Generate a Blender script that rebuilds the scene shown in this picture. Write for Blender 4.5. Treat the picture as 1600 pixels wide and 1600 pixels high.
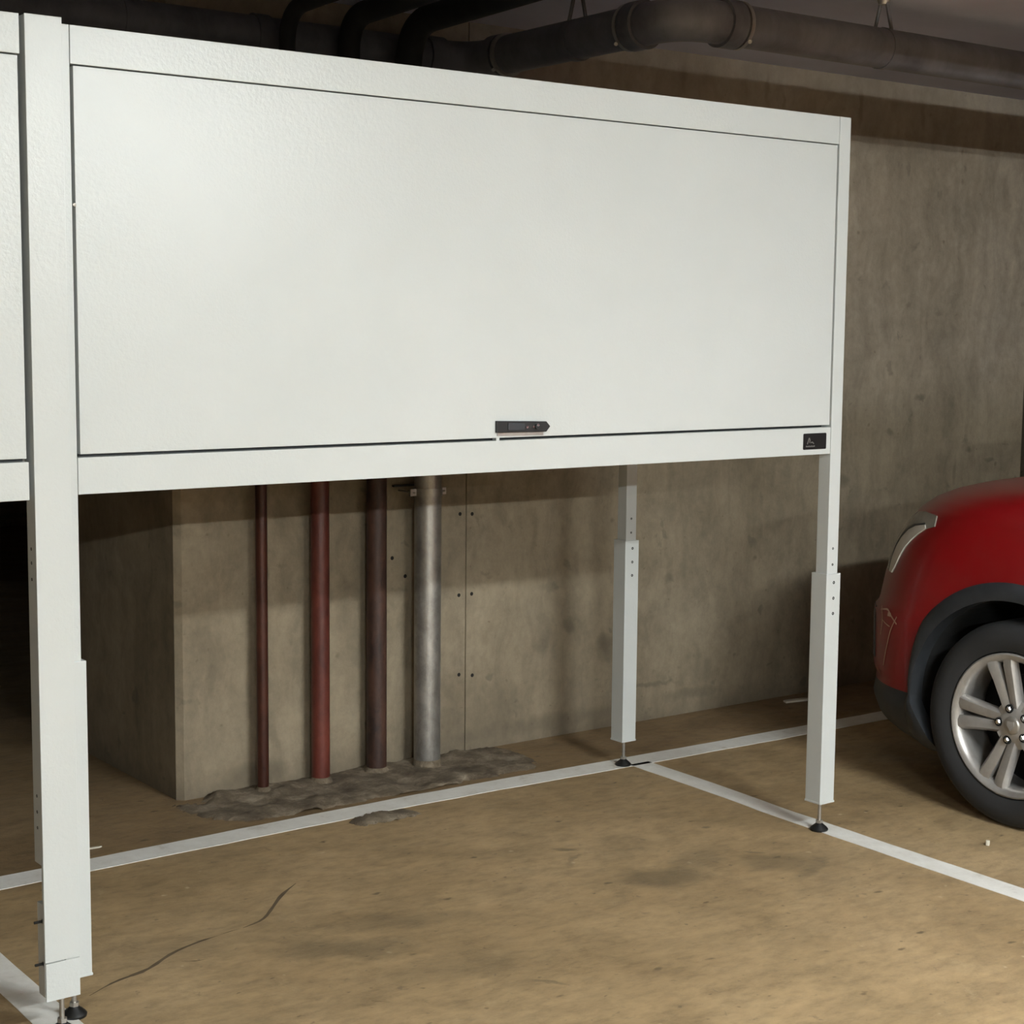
import bpy, bmesh, math, random
from mathutils import Vector, Matrix
random.seed(7)
S = bpy.context.scene
for o in list(bpy.data.objects): bpy.data.objects.remove(o)
COL = S.collection
PI = math.pi

# ------------------------------------------------------------------ camera
CAM = (-3.7795, -3.449, 1.5395); YAW, PITCH, ROLL, FPX = 0.6388, 0.1100, 0.0091, 2612.36
cy, sy, cp, sp, cr, sr = math.cos(YAW), math.sin(YAW), math.cos(PITCH), math.sin(PITCH), math.cos(ROLL), math.sin(ROLL)
fwd = Vector((sy*cp, cy*cp, -sp)); rt = Vector((cy, -sy, 0)); up = rt.cross(fwd)
r2 = cr*rt + sr*up; u2 = -sr*rt + cr*up
cd = bpy.data.cameras.new('camera'); cam = bpy.data.objects.new('camera', cd); COL.objects.link(cam)
cam.matrix_world = Matrix(((r2.x, u2.x, -fwd.x, CAM[0]), (r2.y, u2.y, -fwd.y, CAM[1]), (r2.z, u2.z, -fwd.z, CAM[2]), (0, 0, 0, 1)))
cd.sensor_width = 36; cd.lens = FPX/1600*36; cd.clip_end = 100
S.camera = cam

# ------------------------------------------------------------------ view, world
S.view_settings.view_transform = 'Standard'; S.view_settings.look = 'None'
S.view_settings.gamma = 1; S.view_settings.use_curve_mapping = False
S.view_settings.exposure = 1.15
w = bpy.data.worlds.new('world'); S.world = w; w.use_nodes = True
w.node_tree.nodes['Background'].inputs[0].default_value = (.5, .55, .6, 1)
w.node_tree.nodes['Background'].inputs[1].default_value = 0.02

# ------------------------------------------------------------------ lamps (fluorescent battens on the ceiling)
CEIL = 2.593
LCOL = (.90, .965, .96)
# x, y, radiance of the tubes, rotation, length; the glowing tubes of these battens are the only lamps
LIGHTS = [
    (-0.80, -3.40, 170, 0.0, 1.2),
    (-1.70, -7.20, 330, 0.0, 1.2),
    (-4.90, -7.20, 520, 0.0, 1.2),
    (1.30, -9.60, 130, 0.0, 1.2),  # added unseen fitting, put in to brighten the upper right wall
]

# ------------------------------------------------------------------ node helpers
def mat(name, col=(.5, .5, .5), rough=.5, metal=0.0, coat=0.0, emit=None):
    m = bpy.data.materials.new(name); m.use_nodes = True
    b = m.node_tree.nodes['Principled BSDF']
    b.inputs['Base Color'].default_value = (*col, 1); b.inputs['Roughness'].default_value = rough
    b.inputs['Metallic'].default_value = metal; b.inputs['Coat Weight'].default_value = coat
    b.inputs['Coat Roughness'].default_value = .06
    if emit:
        b.inputs['Emission Color'].default_value = (*emit[0], 1); b.inputs['Emission Strength'].default_value = emit[1]
    return m
class NT:
    def __init__(s, m): s.t = m.node_tree; s.b = s.t.nodes['Principled BSDF']
    def n(s, ty, **kw):
        nd = s.t.nodes.new(ty)
        for k, v in kw.items():
            if k.startswith('_'): setattr(nd, k[1:], v)
            else: nd.inputs[k.replace('__', ' ')].default_value = v
        return nd
    def l(s, a, b): s.t.links.new(a, b)
    def coord(s): return s.n('ShaderNodeTexCoord').outputs['Object']
    def mapping(s, co, sc, rot=(0, 0, 0), loc=(0, 0, 0)):
        m = s.n('ShaderNodeMapping'); m.inputs['Scale'].default_value = sc; m.inputs['Rotation'].default_value = rot
        m.inputs['Location'].default_value = loc
        s.l(co, m.inputs['Vector']); return m.outputs[0]
    def noise(s, co, scale, detail=6, rough=.6, dist=0.0):
        nd = s.n('ShaderNodeTexNoise'); nd.inputs['Scale'].default_value = scale
        nd.inputs['Detail'].default_value = detail; nd.inputs['Roughness'].default_value = rough
        nd.inputs['Distortion'].default_value = dist
        s.l(co, nd.inputs['Vector']); return nd.outputs['Fac']
    def ramp(s, f, stops):
        r = s.n('ShaderNodeValToRGB'); e = r.color_ramp.elements
        while len(e) < len(stops): e.new(.5)
        for i, (p, c) in enumerate(stops):
            e[i].position = p; e[i].color = (c, c, c, 1) if isinstance(c, (int, float)) else (*c, 1)
        s.l(f, r.inputs[0]); return r.outputs[0]
    def mix(s, f, a, b, mode='MIX'):
        m = s.n('ShaderNodeMix', _data_type='RGBA', _blend_type=mode)
        if isinstance(f, (int, float)): m.inputs[0].default_value = f
        else: s.l(f, m.inputs[0])
        for sock, v in ((m.inputs[6], a), (m.inputs[7], b)):
            if isinstance(v, tuple): sock.default_value = (*v, 1)
            else: s.l(v, sock)
        return m.outputs[2]
    def math(s, op, a, b=None):
        m = s.n('ShaderNodeMath', _operation=op)
        for i, v in enumerate((a, b)):
            if v is None: continue
            if isinstance(v, (int, float)): m.inputs[i].default_value = v
            else: s.l(v, m.inputs[i])
        return m.outputs[0]
    def bump(s, h, strength=.3, dist=.01):
        b = s.n('ShaderNodeBump'); b.inputs['Strength'].default_value = strength; b.inputs['Distance'].default_value = dist
        s.l(h, b.inputs['Height']); s.l(b.outputs[0], s.b.inputs['Normal'])
    def blob(s, co, cx, cy, rx, ry, rot, axis='xy', soft=.5):
        # soft-edged stain mask, distance in an ellipse
        if axis == 'xz': r = (0, rot, 0); sc = (1/rx, 0, 1/ry); c = Vector((cx, 0, cy))
        else: r = (0, 0, rot); sc = (1/rx, 1/ry, 0); c = Vector((cx, cy, 0))
        sub = s.n('ShaderNodeVectorMath', _operation='SUBTRACT'); s.l(co, sub.inputs[0]); sub.inputs[1].default_value = c
        m1 = s.mapping(sub.outputs[0], (1, 1, 1), r); m2 = s.mapping(m1, sc)
        ln = s.n('ShaderNodeVectorMath', _operation='LENGTH'); s.l(m2, ln.inputs[0])
        return s.ramp(ln.outputs['Value'], [(0, 1.0), (1-soft, .8), (1, 0.0)])

def wobble(t, co, amt, scale):
    nd = t.n('ShaderNodeTexNoise'); nd.inputs['Scale'].default_value = scale; nd.inputs['Detail'].default_value = 5
    t.l(co, nd.inputs['Vector'])
    v = t.n('ShaderNodeVectorMath', _operation='MULTIPLY_ADD'); t.l(nd.outputs['Color'], v.inputs[0])
    v.inputs[1].default_value = (amt, amt, amt)
    a = t.n('ShaderNodeVectorMath', _operation='SUBTRACT'); t.l(co, a.inputs[0]); a.inputs[1].default_value = (amt/2, amt/2, amt/2)
    t.l(a.outputs[0], v.inputs[2]); return v.outputs[0]

# ------------------------------------------------------------------ materials
def m_floor():
    m = mat('floor_concrete', rough=.62); t = NT(m); co = t.coord(); wc = wobble(t, co, .22, 5)
    base = t.ramp(t.noise(wc, 1.1, 8, .6), [(.28, (.285, .193, .095)), (.5, (.375, .262, .136)), (.72, (.45, .325, .18))])
    mott = t.ramp(t.noise(t.mapping(wobble(t, co, .3, 4), (1, 1.8, 1), (0, 0, .3)), 3.6, 9, .72), [(.34, .76), (.52, 1.0), (.68, 1.12)])
    base = t.mix(1, base, mott, 'MULTIPLY')
    fine = t.ramp(t.noise(t.mapping(co, (1, 2.2, 1), (0, 0, .25)), 14, 8, .7), [(.3, .72), (.52, 1.0), (.75, 1.13)])
    c = t.mix(1, base, fine, 'MULTIPLY')
    sp_ = t.ramp(t.noise(wc, 38, 4, .5), [(.66, 0.0), (.74, 1.0)])
    c = t.mix(t.math('MULTIPLY', sp_, .45), c, (.13, .10, .065))
    pale = t.ramp(t.noise(wc, 6, 8, .75), [(.60, 0.0), (.70, 1.0)])
    c = t.mix(t.math('MULTIPLY', pale, .35), c, (.50, .38, .22))
    def pits(c, scale, thr, keep, k, dark, sx=(1, 1, 1)):
        v = t.n('ShaderNodeTexVoronoi'); v.inputs['Scale'].default_value = scale
        t.l(t.mapping(wobble(t, co, .03, 30), sx), v.inputs['Vector'])
        sepc = t.n('ShaderNodeSeparateColor'); t.l(v.outputs['Color'], sepc.inputs[0])
        mk = t.math('MULTIPLY', t.ramp(v.outputs['Distance'], [(thr*.4, 1.0), (thr, 0.0)]), t.ramp(sepc.outputs[0], [(keep-.01, 0.0), (keep, 1.0)]))
        return t.mix(t.math('MULTIPLY', mk, k), c, dark)
    c = pits(c, 7, .13, .72, .75, (.09, .062, .032), (1, 2.0, 1))
    c = pits(c, 19, .16, .80, .6, (.10, .07, .038), (1, 1.7, 1))
    c = pits(c, 11, .10, .86, .6, (.60, .48, .31))
    wcs = wobble(t, co, .13, 9)
    for (x, y, rx, ry, ro, k) in [(-.70, -.03, .17, .085, .5, .62), (-.52, .03, .20, .07, -.4, .4), (-.33, -.12, .16, .09, .3, .45), (-.30, -.22, .13, .04, -.3, .4),
                                  (-1.72, .02, .22, .10, .5, .5), (-1.50, .10, .30, .07, .4, .35), (-1.55, -.25, .25, .10, .2, .3), (-.769, .319, .045, .022, .6, .7),
                                  (-.265, .264, .02, .012, 0, .8), (-.84, .21, .03, .03, 0, .4), (-.80, .25, .05, .015, -.5, .55), (-.329, -.004, .04, .02, .6, .6),
                                  (-1.43, -.45, .05, .012, .8, .6), (-1.9, .25, .25, .12, 0, .2), (1.0, .55, .3, .2, .3, .3), (-2.0, -.9, .5, .3, 0, .25)]:
        c = t.mix(t.math('MULTIPLY', t.blob(wcs, x, y, rx, ry, ro), k), c, (.115, .09, .052))
    # darker band of slab along the foot of the wall
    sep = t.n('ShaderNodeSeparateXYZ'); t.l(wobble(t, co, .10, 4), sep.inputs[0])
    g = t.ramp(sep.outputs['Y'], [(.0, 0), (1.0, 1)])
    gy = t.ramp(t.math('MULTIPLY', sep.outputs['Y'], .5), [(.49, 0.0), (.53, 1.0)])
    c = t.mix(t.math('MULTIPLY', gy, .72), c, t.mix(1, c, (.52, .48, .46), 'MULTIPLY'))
    t.l(c, t.b.inputs['Base Color'])
    t.l(t.ramp(t.noise(wc, 5, 6, .6), [(.3, .50), (.7, .75)]), t.b.inputs['Roughness'])
    h = t.math('ADD', t.noise(co, 60, 6, .7), t.math('MULTIPLY', t.noise(wc, 7, 6, .6), 1.6))
    t.bump(h, .35, .006)
    return m
def m_wall():
    m = mat('wall_concrete', rough=.82); t = NT(m); co = t.coord(); wc = wobble(t, co, .25, 3)
    base = t.ramp(t.noise(wc, 1.3, 8, .62), [(.28, (.205, .161, .104)), (.5, (.278, .223, .150)), (.72, (.34, .278, .195))])
    streak = t.ramp(t.noise(t.mapping(wc, (7, 7, .7)), 2.2, 7, .65), [(.3, .78), (.55, 1.0), (.75, 1.12)])
    c = t.mix(1, base, streak, 'MULTIPLY')
    grain = t.ramp(t.noise(co, 26, 7, .75), [(.3, .86), (.6, 1.04)])
    c = t.mix(1, c, grain, 'MULTIPLY')
    sp_ = t.ramp(t.noise(wc, 11, 3, .5), [(.67, 0.0), (.73, 1.0)])
    c = t.mix(t.math('MULTIPLY', sp_, .5), c, (.12, .10, .07))
    def pits(c, scale, thr, keep, k, dark):
        v = t.n('ShaderNodeTexVoronoi'); v.inputs['Scale'].default_value = scale
        t.l(wobble(t, co, .04, 22), v.inputs['Vector'])
        sepc = t.n('ShaderNodeSeparateColor'); t.l(v.outputs['Color'], sepc.inputs[0])
        mk = t.math('MULTIPLY', t.ramp(v.outputs['Distance'], [(thr*.3, 1.0), (thr, 0.0)]), t.ramp(sepc.outputs[0], [(keep-.01, 0.0), (keep, 1.0)]))
        return t.mix(t.math('MULTIPLY', mk, k), c, dark)
    c = pits(c, 9, .13, .82, .55, (.10, .07, .04))
    c = pits(c, 24, .16, .84, .5, (.13, .095, .055))
    cloud = t.ramp(t.noise(t.mapping(wobble(t, co, .5, 2), (1, 1, .8)), 3.2, 9, .7), [(.36, .80), (.55, 1.0), (.72, 1.08)])
    c = t.mix(1, c, cloud, 'MULTIPLY')
    wcs = wobble(t, co, .05, 18)
    for (x, z, rx, rz, k) in [(.30, .33, .055, .045, .65), (.12, .42, .04, .04, .5), (-.01, .36, .06, .035, .4), (.62, .56, .03, .03, .5),
                              (.42, .62, .025, .02, .5), (.05, .58, .10, .03, .25), (.35, .28, .12, .03, .35), (.5, .14, .20, .012, .5),
                              (.75, .08, .2, .03, .4), (.0, .06, .5, .04, .35), (-.2, .15, .15, .10, .3), (-1.2, .05, .14, .05, .5),
                              (-1.16, .72, .02, .02, .6), (2.1, 1.25, .05, .02, .6), (2.45, 1.0, .03, .02, .6), (2.6, .95, .05, .012, .5),
                              (1.9, 1.1, .03, .02, .5), (1.62, .9, .04, .03, .5), (2.35, .9, .015, .07, .4), (1.1, 2.5, .02, .07, .6), (.65, 2.5, .02, .07, .6),
                              (1.65, 2.47, .02, .10, .7), (2.05, 2.46, .015, .07, .5), (1.2, 2.45, .015, .05, .5), (2.2, 1.62, .03, .02, .4), (2.0, 1.65, .02, .015, .4)]:
        c = t.mix(t.math('MULTIPLY', t.blob(wcs, x, z, rx, rz, 0, 'xz'), k), c, (.085, .068, .045))
    # darker along the foot, and paler band under the slab
    sep = t.n('ShaderNodeSeparateXYZ'); t.l(wobble(t, co, .08, 6), sep.inputs[0])
    foot = t.ramp(sep.outputs['Z'], [(.0, 1.0), (.10, 0.0)])
    c = t.mix(t.math('MULTIPLY', foot, .45), c, (.10, .08, .055))
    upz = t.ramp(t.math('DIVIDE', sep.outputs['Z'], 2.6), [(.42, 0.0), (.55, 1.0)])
    c = t.mix(upz, c, t.mix(1, c, (1.42, 1.46, 1.62), 'MULTIPLY'))  # upper wall lightened in the colour to make up for weak light there
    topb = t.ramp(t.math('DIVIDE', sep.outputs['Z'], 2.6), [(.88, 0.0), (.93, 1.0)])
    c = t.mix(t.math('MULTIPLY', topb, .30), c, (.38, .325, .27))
    t.l(c, t.b.inputs['Base Color'])
    h = t.math('ADD', t.noise(co, 40, 7, .7), t.math('MULTIPLY', t.noise(t.mapping(wc, (3, 3, .5)), 3, 5, .6), 1.5))
    t.bump(h, .35, .006)
    return m
def m_ceiling():
    m = mat('ceiling_concrete', rough=.85); t = NT(m); co = t.coord()
    c = t.ramp(t.noise(wobble(t, co, .2, 3), 2, 8, .6), [(.3, (.54, .55, .68)), (.7, (.64, .65, .78))])
    t.l(c, t.b.inputs['Base Color']); t.bump(t.noise(co, 30, 6, .7), .3, .005)
    return m
def m_powder():
    m = mat('white_powder_coat', (.60, .615, .60), .34); t = NT(m); co = t.coord()
    t.b.inputs['Specular IOR Level'].default_value = .5
    c = t.ramp(t.noise(co, 3, 5, .6), [(.3, (.520, .538, .526)), (.7, (.547, .565, .553))])
    t.l(c, t.b.inputs['Base Color'])
    t.bump(t.noise(co, 105, 2, .6), .42, .0016)
    return m
def m_paintline():
    m = mat('line_paint', rough=.6); t = NT(m); co = t.coord()
    c = t.ramp(t.noise(co, 9, 9, .75), [(.28, (.52, .48, .41)), (.42, (.76, .74, .69)), (.7, (.88, .87, .83))])
    t.l(c, t.b.inputs['Base Color']); t.bump(t.noise(co, 70, 5, .7), .3, .003)
    return m
def m_pipe(name, ca, cb, rough=.5, metal=0., sc=8., st=(1, 1, .4), bump=.2):
    m = mat(name, rough=rough, metal=metal); t = NT(m); co = t.coord()
    c = t.ramp(t.noise(t.mapping(wobble(t, co, .1, 8), st), sc, 8, .7), [(.35, ca), (.65, cb)])
    t.l(c, t.b.inputs['Base Color']); t.bump(t.noise(co, 50, 5, .7), bump, .003)
    return m
def m_mortar():
    m = mat('rough_mortar', rough=.9); t = NT(m); co = t.coord()
    c = t.ramp(t.noise(wobble(t, co, .1, 10), 9, 8, .7), [(.3, (.075, .052, .032)), (.5, (.19, .145, .095)), (.68, (.40, .33, .24))])
    t.l(c, t.b.inputs['Base Color']); t.bump(t.noise(t.mapping(co, (1, 1.6, 1)), 22, 7, .75), .9, .02)
    return m
def m_carpaint(name, col):
    m = mat(name, col, .36, 0, .22); t = NT(m); co = t.coord()
    dust = t.ramp(t.noise(wobble(t, co, .1, 6), 5, 8, .7), [(.5, 0.0), (.8, .05)])
    t.l(t.mix(dust, col, (.30, .22, .16)), t.b.inputs['Base Color'])
    return m
def m_rubber():
    m = mat('tyre_rubber', (.018, .018, .019), .75); t = NT(m)
    t.bump(t.noise(t.coord(), 90, 4, .6), .2, .002); return m
def m_dust(name, ca, cb, rough, metal=0.):
    m = mat(name, rough=rough, metal=metal); t = NT(m)
    t.l(t.ramp(t.noise(t.coord(), 7, 6, .65), [(.35, ca), (.7, cb)]), t.b.inputs['Base Color']); return m
M = dict(
    floor=m_floor(), wall=m_wall(), ceil=m_ceiling(), white=m_powder(), line=m_paintline(), mortar=m_mortar(),
    drain=m_pipe('grey_cast_drain', (.105, .098, .105), (.20, .19, .20), .45, sc=5),
    copper=m_pipe('brown_pipe', (.022, .008, .006), (.095, .028, .016), .38, .25),
    red=m_pipe('red_oxide_pipe', (.055, .011, .008), (.15, .034, .022), .42),
    rust=m_pipe('dark_rusty_pipe', (.018, .008, .006), (.085, .036, .022), .55, sc=12),
    nearblack=m_pipe('near_black_pipe', (.010, .008, .007), (.022, .018, .016), .7),
    galv=m_pipe('galvanised_steel', (.26, .245, .225), (.46, .44, .41), .42, .75, sc=16, st=(1, 1, .6)),
    zinc=m_dust('zinc', (.35, .33, .30), (.55, .52, .48), .4, .8),
    black=m_dust('black_plastic', (.006, .006, .006), (.011, .011, .011), .45),
    hole=m_dust('dark_hole', (.008, .007, .006), (.014, .012, .010), .9),
    chrome=m_dust('chrome', (.7, .7, .7), (.85, .85, .85), .15, 1.),
    trim=m_dust('black_car_trim', (.016, .018, .021), (.032, .035, .040), .5),
    liner=m_dust('wheel_arch_liner', (.004, .004, .004), (.008, .008, .008), .95),
    tyre=m_rubber(), alloy=m_dust('alloy_wheel', (.33, .31, .29), (.50, .48, .46), .38, .55),
    redpaint=m_carpaint('red_car_paint', (.205, .0010, .003)), darkpaint=m_carpaint('dark_car_paint', (.008, .009, .011)),
    glass=m_dust('dark_window_glass', (.012, .014, .016), (.02, .022, .024), .08),
    lens=m_dust('headlamp_lens', (.20, .19, .16), (.30, .28, .24), .15),
    lamp=m_dust('headlamp_reflector', (.62, .60, .54), (.75, .73, .68), .25),
    crack=m_dust('floor_crack_fill', (.085, .058, .030), (.15, .108, .062), .9),
    paper=m_dust('pale_scrap', (.55, .50, .40), (.7, .66, .56), .8),
    print=m_dust('pale_print', (.16, .15, .14), (.28, .27, .25), .6),
    batten=m_dust('batten_enamel', (.7, .7, .68), (.8, .8, .78), .4),
)

# ------------------------------------------------------------------ geometry helpers
def obj(name, bm, m, parent=None, smooth=None, bevel=None):
    if bevel:
        bmesh.ops.bevel(bm, geom=bm.edges[:], offset=bevel, segments=2, profile=.6, affect='EDGES')
    bmesh.ops.recalc_face_normals(bm, faces=bm.faces[:])
    me = bpy.data.meshes.new(name); bm.to_mesh(me); bm.free()
    me.materials.append(m)
    if smooth is not None:
        me.shade_smooth(); me.set_sharp_from_angle(angle=math.radians(smooth))
    o = bpy.data.objects.new(name, me); COL.objects.link(o)
    if parent: o.parent = parent
    return o
def tag(o, label=None, cat=None, group=None, kind=None):
    if label: o['label'] = label
    if cat: o['category'] = cat
    if group: o['group'] = group
    if kind: o['kind'] = kind
    return o
def empty(name, loc=(0, 0, 0), rz=0.):
    o = bpy.data.objects.new(name, None); COL.objects.link(o); o.location = loc; o.rotation_euler = (0, 0, rz)
    o.empty_display_size = .1; return o
def copy_tree(o, parent=None):
    c = o.copy(); COL.objects.link(c); c.parent = parent
    for ch in [q for q in bpy.data.objects if q.parent == o]: copy_tree(ch, c)
    return c
def box(bm, x0, x1, y0, y1, z0, z1):
    v = [bm.verts.new(p) for p in [(x0, y0, z0), (x1, y0, z0), (x1, y1, z0), (x0, y1, z0), (x0, y0, z1), (x1, y0, z1), (x1, y1, z1), (x0, y1, z1)]]
    for f in [(3, 2, 1, 0), (4, 5, 6, 7), (0, 1, 5, 4), (1, 2, 6, 5), (2, 3, 7, 6), (3, 0, 4, 7)]: bm.faces.new([v[i] for i in f])
    return bm
def B(*a): return box(bmesh.new(), *a)
def prism(pts, axis, a, b, bm=None):
    # extrude a 2-D outline; axis 'z': pts are (x,y); 'y': (x,z); 'x': (y,z)
    bm = bm or bmesh.new()
    def P(p, h): return {'z': (p[0], p[1], h), 'y': (p[0], h, p[1]), 'x': (h, p[0], p[1])}[axis]
    lo = [bm.verts.new(P(p, a)) for p in pts]; hi = [bm.verts.new(P(p, b)) for p in pts]
    n = len(pts)
    for i in range(n): bm.faces.new([lo[i], lo[(i+1) % n], hi[(i+1) % n], hi[i]])
    bm.faces.new(lo[::-1]); bm.faces.new(hi); return bm
def lathe(prof, axis='z', seg=32, bm=None, c=(0, 0, 0), closed=False):
    bm = bm or bmesh.new(); rings = []
    for (r, h) in prof:
        ring = []
        for i in range(seg):
            a = 2*PI*i/seg; u, v = r*math.cos(a), r*math.sin(a)
            p = {'z': (u, v, h), 'y': (u, h, v), 'x': (h, u, v)}[axis]
            ring.append(bm.verts.new((p[0]+c[0], p[1]+c[1], p[2]+c[2])))
        rings.append(ring)
    ps = list(zip(rings, rings[1:]))
    if closed: ps.append((rings[-1], rings[0]))
    for a, b in ps:
        for i in range(seg): bm.faces.new([a[i], a[(i+1) % seg], b[(i+1) % seg], b[i]])
    if not closed:
        for ring, r in ((rings[0], prof[0][0]), (rings[-1], prof[-1][0])):
            if r > 1e-5: bm.faces.new(ring)
    return bm
def sweep(path, r, seg=20, bm=None):
    bm = bm or bmesh.new(); path = [Vector(p) for p in path]; rings = []
    t0 = (path[1]-path[0]).normalized(); n = t0.orthogonal().normalized()
    for i, p in enumerate(path):
        t = ((path[min(i+1, len(path)-1)]-p).normalized() + (p-path[max(i-1, 0)]).normalized()).normalized()
        n = (n - t*n.dot(t)).normalized(); b = t.cross(n)
        rr = r[i] if isinstance(r, (list, tuple)) else r
        rings.append([bm.verts.new(p + rr*(math.cos(2*PI*k/seg)*n + math.sin(2*PI*k/seg)*b)) for k in range(seg)])
    for a, c in zip(rings, rings[1:]):
        for k in range(seg): bm.faces.new([a[k], a[(k+1) % seg], c[(k+1) % seg], c[k]])
    bm.faces.new(rings[0][::-1]); bm.faces.new(rings[-1]); return bm
def rounded(pts, rad, n=8):
    # polyline with its corners replaced by arcs (quadratic curves)
    pts = [Vector(p) for p in pts]; out = [pts[0]]
    for i in range(1, len(pts)-1):
        a, b, c = pts[i-1], pts[i], pts[i+1]
        r = min(rad, (a-b).length*.49, (c-b).length*.49)
        p0 = b + (a-b).normalized()*r; p2 = b + (c-b).normalized()*r
        for k in range(n+1):
            t = k/n; out.append((1-t)**2*p0 + 2*t*(1-t)*b + t*t*p2)
    out.append(pts[-1]); return out
def ring_clamp(path_p, direction, r, wd=.03, th=.004):
    d = Vector(direction).normalized(); p = Vector(path_p)
    return sweep([p-d*wd/2, p-d*wd/2*.99, p+d*wd/2*.99, p+d*wd/2], [r, r+th, r+th, r], 28)

# ================================================================== SETTING
def struct(name, bm, m, smooth=None, label=None, cat=None):
    o = obj(name, bm, m, None, smooth); o['kind'] = 'structure'
    o['label'] = label; o['category'] = cat or name.split('_')[0]
    return o
floor = struct('floor', B(-9, 9, -12, 9, -.2, 0), M['floor'], label='stained tan concrete garage floor with painted bay lines')
struct('ceiling', B(-9, 9, -12, 9, CEIL, CEIL+.2), M['ceil'], label='dark grey concrete ceiling slab above the pipes')
WY = 1.436
prof = [(-1.467, WY), (-.3595, WY), (-.3585, WY+.006), (-.3545, WY+.006), (-.3535, WY), (2.832, WY), (2.832, WY+.3),
        (-1.25, WY+.3), (-1.25, 2.35), (-1.487, 2.35), (-1.487, WY+.020)]
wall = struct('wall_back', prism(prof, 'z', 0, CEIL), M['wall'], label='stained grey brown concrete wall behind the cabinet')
struct('wall_left', B(-9.2, -9, -12, 9, 0, CEIL), M['wall'], label='far left concrete wall of the garage')
struct('wall_right', B(9, 9.2, -12, 9, 0, CEIL), M['wall'], label='far right concrete wall of the garage')
struct('wall_front', B(-9, 9, -12.2, -12, 0, CEIL), M['wall'], label='concrete wall behind the camera')
struct('wall_far', B(-9, 9, 9, 9.2, 0, CEIL), M['wall'], label='unlit concrete wall deep behind the recess')
# formwork tie holes in the wall face
for (x, z) in [(-.383, .874), (-.330, .871), (-.384, .289), (-.325, .280), (-.616, .668), (-.67, .736), (-.386, .58), (-.33, .58)]:
    obj('tie_hole', lathe([(.0, -.0006), (.005, -.0008), (.007, 0), (.007, .002)], 'y', 12, c=(x, WY, z)), M['hole'], wall, 40)

# painted bay lines, slightly wavy edges
def line_strip(pts, wd, name='painted_line'):
    bm = bmesh.new(); P = [Vector((p[0], p[1], 0)) for p in pts]; seq = []
    for a, b in zip(P, P[1:]):
        n = max(2, int((b-a).length/.08))
        for i in range(n): seq.append(a+(b-a)*i/n)
    seq.append(P[-1]); L = []
    for i, p in enumerate(seq):
        t = (seq[min(i+1, len(seq)-1)]-seq[max(i-1, 0)]).normalized(); q = Vector((-t.y, t.x, 0))
        j1, j2 = random.uniform(-.002, .002), random.uniform(-.002, .002)
        L.append((bm.verts.new(p+q*(wd/2+j1)+Vector((0, 0, .0015))), bm.verts.new(p-q*(wd/2+j2)+Vector((0, 0, .0015)))))
    for (a, b), (c, d) in zip(L, L[1:]): bm.faces.new([a, b, d, c])
    r = bmesh.ops.extrude_face_region(bm, geom=bm.faces[:])
    for v in [g for g in r['geom'] if isinstance(g, bmesh.types.BMVert)]: v.co.z = -.0005
    return obj(name, bm, M['line'], floor)
tag(line_strip([(-7, 1.0), (-2.24, .982), (-1.65, .998), (-1.2, 1.008), (-.9, 1.012), (-.46, 1.004), (.0, .985), (.72, .965), (2.8, .93)], .106), 'white painted line along the back of the bays')
tag(line_strip([(.062, .95), (.054, .60), (.032, .20), (.019, -.38), (.015, -.7), (.0, -6)], .086), 'white painted line under the right legs of the cabinet')
tag(line_strip([(-2.462, .93), (-2.462, -6)], .090), 'white painted line under the joined middle posts')

# rough mortar where the pipes enter the slab
def lumpy(name, cx, cy, rx, ry, h, ny=26, nx=60, clipy=None, seed=0, power=2):
    rnd = random.Random(seed); bm = bmesh.new(); g = []
    lum = [(rnd.uniform(-rx, rx), rnd.uniform(-ry, ry), rnd.uniform(.02, .06), rnd.uniform(-1, 1.3)) for _ in range(110)]
    for j in range(ny+1):
        row = []
        for i in range(nx+1):
            x = -rx+2*rx*i/nx; y = -ry+2*ry*j/ny
            e = (abs(x)/rx)**power+(abs(y)/ry)**power
            e += .22*math.sin(9*x/rx+seed)+.16*math.sin(23*x/rx+3*y/ry)+rnd.uniform(-.12, .12)
            z = h*max(0, min(1, (1-e)*2.5))**.7*rnd.uniform(.75, 1.1)
            for (a, b, s, k) in lum: z += .9*h*k*math.exp(-((x-a)**2+(y-b)**2)/(s*s))*max(0, min(1, (1-e)*2.5))
            y2 = cy+y
            if clipy: y2 = min(y2, clipy)
            row.append(bm.verts.new((cx+x, y2, (-.004 if e >= .98 else max(z, .0012)))))
        g.append(row)
    for j in range(ny):
        for i in range(nx): bm.faces.new([g[j][i], g[j][i+1], g[j+1][i+1], g[j+1][i]])
    return obj(name, bm, M['mortar'], floor, 60)
tag(lumpy('mortar_patch', -.88, 1.275, .66, .185, .009, 40, 110, clipy=WY-.001, seed=3, power=4), 'rough grey brown mortar around the feet of the wall pipes')
tag(lumpy('mortar_patch', -1.03, .905, .13, .050, .0022, 20, 40, seed=5), 'small grey patch at the edge of the back line')

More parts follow.
